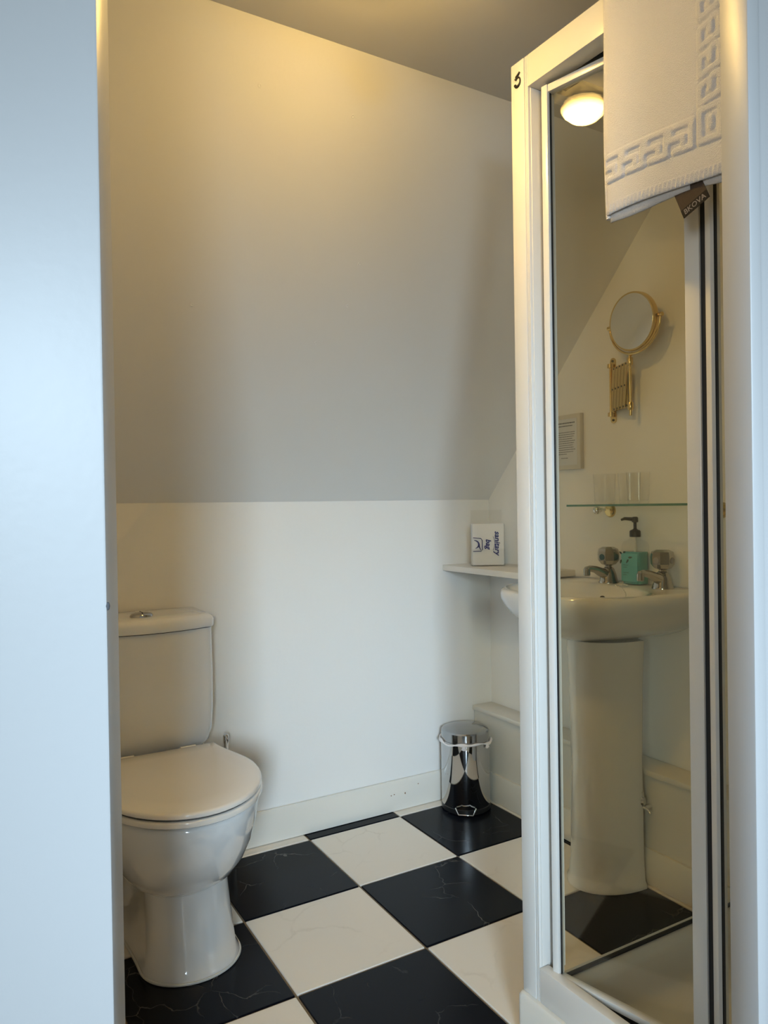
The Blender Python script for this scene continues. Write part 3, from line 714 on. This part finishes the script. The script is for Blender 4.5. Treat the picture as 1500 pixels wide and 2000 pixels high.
pm = finish(lathe_bm([(0.0150, 0.137), (0.0155, 0.139), (0.0155, 0.153), (0.0135, 0.156), (0.008, 0.158), (0.0045, 0.161), (0.0045, 0.178), (0.009, 0.180), (0.009, 0.192), (0.006, 0.195), (0, 0.195)], (SX, SY, SZ), 20), 'pump_head', 'black_plastic', sp)
finish(tube_bm([(SX-.004, SY+.004, SZ+.188), (SX-.018, SY+.022, SZ+.190), (SX-.024, SY+.030, SZ+.186)], [.0055, .0045, .003], 8), 'nozzle', 'black_plastic', pm, 60)
finish(lathe_bm([(0.0035, 0.094), (0.0035, 0.138)], (SX, SY, SZ), 8), 'dip_tube', 'bag', sp)
put(sp)

# ------------------------------------------------------------------ glass shelf with tumblers
gs = thing('glass_shelf', 'clear glass bathroom shelf with green edges on the wall above the washbasin', 'shelf', (1.66, 1.40, 1.04))
gp = box('glass_pane', 'glass_shelf', 1.603, XR-0.004, 1.152, 1.657, 1.0405, 1.0465, gs)
box('front_edge', 'glass_edge', 1.6015, 1.603, 1.152, 1.657, 1.0405, 1.0465, gp)
box('end_edge', 'glass_edge', 1.6025, XR-.004, 1.657, 1.6580, 1.0405, 1.0465, gp)
for y in (1.594, 1.216):
    br = finish(lathe_bm([(0.0, -0.024), (.006, -.022), (.006, -.014), (.004, -.012), (.004, 0.0)], (1.698, y, 1.030), 14, 'X'), 'bracket', 'chrome', gs)
    finish(lathe_bm([(0, -.013), (.0092, -.0092), (.013, 0), (.0092, .0092), (0, .013)], (1.664, y, 1.028), 18), 'bracket_ball', 'chrome', br, 60)
    finish(lathe_bm([(0.010, -0.012), (.017, -.010), (.021, -.004), (.021, 0)], (XR-.0005, y, 1.027), 24, 'X'), 'wall_flange', 'brass', br)
put(gs)
for x, y, lab in ((1.648, 1.548, 'clear tumbler nearest the notice, on the glass shelf'), (1.682, 1.486, 'clear tumbler in the middle of three on the glass shelf'), (1.652, 1.428, 'clear tumbler nearest the door fold, on the glass shelf')):
    g = finish(lathe_bm([(0, 0.0), (0.026, 0.0), (0.0285, 0.003), (0.0325, 0.088), (0.0315, 0.0885), (0.0275, 0.012), (0.024, 0.008), (0, 0.008)], (0, 0, 0), 32), 'tumbler', 'tumbler')
    g.location = (x, y, 1.0468); tag(g, lab, 'glass', 'tumblers on the glass shelf')
# thin splashback sheet
spb = box('splashback', 'paint', XR-0.0035, XR-0.0003, 1.13, 1.90, 0.818, 1.118)
spb.data.materials[0] = M['paint']; tag(spb, 'thin white splashback panel on the wall above the washbasin', 'splashback')

# ------------------------------------------------------------------ corner shelf and sanitary bags
cs = thing('corner_shelf', 'white painted board shelf in the corner left of the washbasin', 'shelf', (1.61, 1.98, 0.81))
box('board', 'wood_edge', 1.510, XR-0.001, 1.745, YK-0.001, 0.8165, 0.8365, cs, 0.0015)
bk = box('bracket', 'wood_edge', 1.560, XR-0.001, 1.778, 1.790, 0.722, 0.8163, cs, 0.001)
finish(lathe_bm([(0.004, -0.001), (.004, .001), (0, .0015)], (1.572, 1.7905, 0.742), 10, 'Y'), 'screw', 'dark', bk)
put(cs)
hx0, hx1, hy0, hy1, hz = 1.548, 1.664, 2.030, 2.075, 0.8370
hb = thing('bag_holder', 'clear plastic holder for sanitary bags standing on the corner shelf', 'holder', (1.606, 2.05, hz))
box('front_pane', 'clear_plastic', hx0, hx1, hy0, hy0+.002, hz, hz+0.060, hb)
box('back_pane', 'clear_plastic', hx0+.003, hx1-.003, hy1-.002, hy1, hz, hz+0.195, hb)
box('side_pane', 'clear_plastic', hx0, hx0+.002, hy0+.002, hy1-.002, hz, hz+0.145, hb)
box('side_pane', 'clear_plastic', hx1-.002, hx1, hy0+.002, hy1-.002, hz, hz+0.145, hb)
box('base', 'clear_plastic', hx0+.002, hx1-.002, hy0+.002, hy1-.002, hz, hz+.002, hb)
put(hb); hb.rotation_euler.z = math.radians(-27)
sb = thing('sanitary_bag', 'white paper sanitary bag with blue lettering turned sideways in the clear holder', 'paper bag', (1.606, 2.05, hz))
bm = box_bm(hx0+.003, hx1-.003, hy0+.006, hy0+.034, hz+.003, hz+.148, .002)
for v in bm.verts:
    v.co.y += 0.002*math.sin(v.co.x*90)+.0015*math.sin(v.co.z*70)
pk = finish(bm, 'paper', 'bag', sb)
SY_ = hy0+.003
def face_xf(cx, cz, rot): # text plane -> facing -Y
    return Matrix.Translation((cx, SY_, cz)) @ Matrix.Rotation(PI/2, 4, 'X') @ Matrix.Rotation(rot, 4, 'Z')
finish(xf(text_bm('sanitary', 0.0265, 0.25, .0003, .0006), face_xf(1.637, hz+.080, -PI/2)), 'lettering', 'ink', pk, 0)
finish(xf(text_bm('bag', 0.0255, 0.25, .0003, .0006), face_xf(1.605, hz+.077, -PI/2)), 'lettering', 'ink', pk, 0)
sw = [(1.622+.006*math.sin(k/12*PI), SY_, hz+.103-.048*k/12) for k in range(13)]
finish(tube_bm(sw, .0006, 6), 'swoosh', 'ink', pk, 60)
fr = [(1.552, .052), (1.580, .052), (1.584, .058), (1.584, .090), (1.579, .097), (1.552, .099)]
finish(tube_bm([(x, SY_, hz+z) for x, z in fr], .0013, 6), 'printed_frame', 'ink', pk, 60)
lg = [(1.556+.016*math.sin(t), .090-.014*(1-math.cos(t))-.0*t) for t in [k*.24 for k in range(13)]]
finish(tube_bm([(x, SY_, hz+z) for x, z in lg], [.0010+.0016*math.sin(PI*k/12) for k in range(13)], 6), 'printed_figure', 'ink', pk, 60)
finish(tube_bm([(1.572, SY_, hz+.078), (1.574, SY_, hz+.066), (1.579, SY_, hz+.056)], [.003, .002, .001], 6), 'printed_figure', 'ink', pk, 60)
put(sb); sb.rotation_euler.z = math.radians(-27)

# ------------------------------------------------------------------ framed notice, shaving mirror
nt_ = thing('notice', 'framed printed notice hung on the wall left of the brass mirror', 'notice', (XR, 1.79, 1.16))
ny0, ny1, nz0, nz1 = 1.703, 1.872, 1.160, 1.337
fx = XR-0.0005
fm = box('frame', 'noticeframe', fx-.016, fx, ny0, ny1, nz0, nz1, nt_, .0015)
pp = box('paper', 'paper', fx-.0165, fx-.0158, ny0+.014, ny1-.014, nz0+.014, nz1-.014, nt_)
bms = []
def dash(z, y0, y1, hgt):
    y = y1
    while y > y0:
        l = random.uniform(.004, .011); bms.append(box_bm(fx-.0169, fx-.0165, max(y-l, y0), y, z, z+hgt)); y -= l+.0016
dash(nz1-.029, ny0+.022, ny1-.024, .0036); dash(nz1-.038, ny0+.032, ny1-.036, .0028)
zz = nz1-.058
for k in range(11):
    dash(zz, ny0+.021+random.uniform(0, .012)+(.035 if k == 10 else 0), ny1-.02, .0019); zz -= .0070
dash(zz-.006, ny0+.055, ny1-.085, .002)
pr_ = finish(merge(*bms), 'printed_text', 'print', pp, 0); pr_['kind'] = 'stuff'
put(nt_)

mr_ = thing('shaving_mirror', 'round brass extending shaving mirror on a folded scissor arm, on the wall', 'mirror', (XR, 1.578, 1.29))
px, py = XR-0.0005, 1.578
bmp = xf(box_bm(-.0105, .0105, -.099, .099, 0, .003, .001), Matrix.Identity(4))
def wallplate():
    n = 10; pts = []
    for k in range(n+1): a = PI*k/n; pts.append((.0105*math.cos(a), .088+.0105*math.sin(a)))
    for k in range(n+1): a = PI+PI*k/n; pts.append((.0105*math.cos(a), -.088+.0105*math.sin(a)))
    return extr_bm([(py+a, 1.389+b) for a, b in pts], 0, px-.003, px)
bmp.free()
wp_ = finish(wallplate(), 'wall_plate', 'brass', mr_)
for s in (-1, 1):
    finish(lathe_bm([(0.0035, -.002), (.0035, 0)], (px-.003, py, 1.389+s*.089), 10, 'X'), 'screw', 'dark', wp_)
    finish(lathe_bm([(0.009, -.006), (.009, .006)], (px-.013, py, 1.389+s*.073), 14), 'hinge_lug', 'brass', wp_)
    finish(tube_bm([(px-.003, py, 1.389+s*.073), (px-.014, py+.004, 1.389+s*.073)], .006, 8), 'hinge_stub', 'brass', wp_)
finish(tube_bm([(px-.013, py, 1.31), (px-.013, py, 1.468)], .0035, 10), 'hinge_rod', 'brass', mr_, 60)
p0 = Vector((px-.013, py-.004, 1.389)); p1 = Vector((1.668, 1.478, 1.389)); ax = (p1-p0)
nb = 5
for k in range(nb):
    for s in (-1, 1):
        a = p0+ax*(k/nb)+Vector((0, 0, -s*.064)); b = p0+ax*((k+1)/nb)+Vector((0, 0, s*.064))
        off = Vector((-.0018*s, -.0018*s*.3, 0))
        d = (b-a).normalized(); nrm = ax.cross(Vector((0, 0, 1))).normalized(); sd = d.cross(nrm).normalized()
        bm = bmesh.new(); q = []
        for pz in (a+off, b+off):
            for e in (-1, 1):
                for th in (-.0008, .0008): q.append(pz+sd*e*.0092+nrm*th)
        hexa(bm, [q[0], q[2], q[6], q[4], q[1], q[3], q[7], q[5]])
        finish(bm, 'scissor_bar', 'brass', mr_, 0)
    for z in (-.060, 0, .060):
        c = p0+ax*((k+.5)/nb if z == 0 else (k+.98)/nb)+Vector((0, 0, z))
        finish(xf(lathe_bm([(0, -.004), (.0028, -.003), (.0028, .003), (0, .004)], n=10), Matrix.Translation(c) @ ax.cross(Vector((0, 0, 1))).to_track_quat('Z', 'Y').to_matrix().to_4x4()), 'rivet', 'dark', mr_)
rx, ry = 1.664, 1.462
finish(tube_bm([(rx, ry, 1.298), (rx, ry, 1.475)], .0042, 12), 'front_rod', 'brass', mr_, 60)
for z in (1.325, 1.452): finish(lathe_bm([(0.0075, -.011), (.0085, -.009), (.0085, .009), (.0075, .011)], (rx, ry, z), 14), 'collar', 'brass', mr_)
mc = Vector((1.652, 1.438, 1.5585)); MR = 0.082
yk = [(mc.x+.004, mc.y+(MR+.007)*math.cos(a), mc.z+(MR+.007)*math.sin(a)) for a in [PI+PI*k/24 for k in range(25)]]
yo = finish(tube_bm(yk, .0032, 10), 'yoke', 'brass', mr_, 60)
for s in (-1, 1): finish(lathe_bm([(0.0, -.008), (.006, -.006), (.006, .006), (0, .008)], (mc.x+.004, mc.y+s*(MR+.008), mc.z), 12, 'Y'), 'pivot_knob', 'brass', yo)
finish(tube_bm([(rx, ry, 1.47), (mc.x+.006, mc.y+.012, mc.z-MR-.006)], .0045, 10), 'yoke_stem', 'brass', yo, 60)
TILT = Matrix.Translation(mc) @ Matrix.Rotation(math.radians(-4), 4, 'Y') @ Matrix.Rotation(math.radians(-2), 4, 'Z') @ Matrix.Translation(-mc)
rm = finish(xf(lathe_bm([(MR-.006, -.0085), (MR-.001, -.009), (MR, -.006), (MR, .006), (MR-.001, .009), (MR-.006, .0085)], mc, 56, 'X'), TILT), 'rim', 'brass', mr_, 40)
finish(xf(lathe_bm([(0, -.0092), (MR-.0055, -.0092), (MR-.0055, -.0080), (0, -.0080)], mc, 56, 'X'), TILT), 'mirror_glass', 'mirror', mr_, 30)
put(mr_)

# isolating valve on the boxing behind the pedestal
vv = thing('pipe_valve', 'small chrome pipe valve on the boxing right of the basin pedestal', 'valve', (1.632, 1.388, 0.21))
finish(tube_bm([(1.6415, 1.388, 0.215), (1.612, 1.388, 0.215), (1.606, 1.388, 0.222), (1.606, 1.388, 0.262)], .005, 10), 'pipe', 'chrome', vv, 60)
finish(lathe_bm([(0.008, -.010), (.0095, -.008), (.0095, .008), (.008, .010)], (1.606, 1.388, 0.236), 6), 'nut', 'steel', vv)
finish(tube_bm([(1.606, 1.388, 0.222), (1.606, 1.366, 0.216), (1.604, 1.358, 0.210)], [.003, .004, .003], 8), 'lever', 'chrome', vv, 60)
put(vv)

# ------------------------------------------------------------------ ceiling lamp
LX, LY = 0.630, 1.080
lp = thing('ceiling_lamp', 'small round ceiling lamp with a lit opal glass dome', 'lamp', (LX, LY, ZC))
finish(lathe_bm([(0.030, 0.0), (0.030, -.006), (0.024, -.010), (0.024, -.021)], (LX, LY, ZC-.0005), 40), 'ceiling_plate', 'frame', lp)
finish(lathe_bm([(0.0505, -.027), (0.064, -.027), (0.066, -.030), (0.064, -.033), (0.0505, -.033), (0.0505, -.027)], (LX, LY, ZC), 48), 'trim_ring', 'steel', lp)
finish(lathe_bm([(0.0255, -.020), (0.044, -.020), (0.0500, -.024), (0.0500, -.030), (0.0485, -.036), (0.043, -.045), (0.033, -.054), (0.019, -.060), (0, -.062)], (LX, LY, ZC), 48), 'opal_dome', 'bulb', lp, 60)
for a in (0.4, 2.5, 4.6):
    finish(lathe_bm([(0.0, -.004), (.003, -.003), (.003, .003), (0, .004)], (LX+.066*math.cos(a), LY+.066*math.sin(a), ZC-.030), 8), 'clip', 'steel', lp)
put(lp)
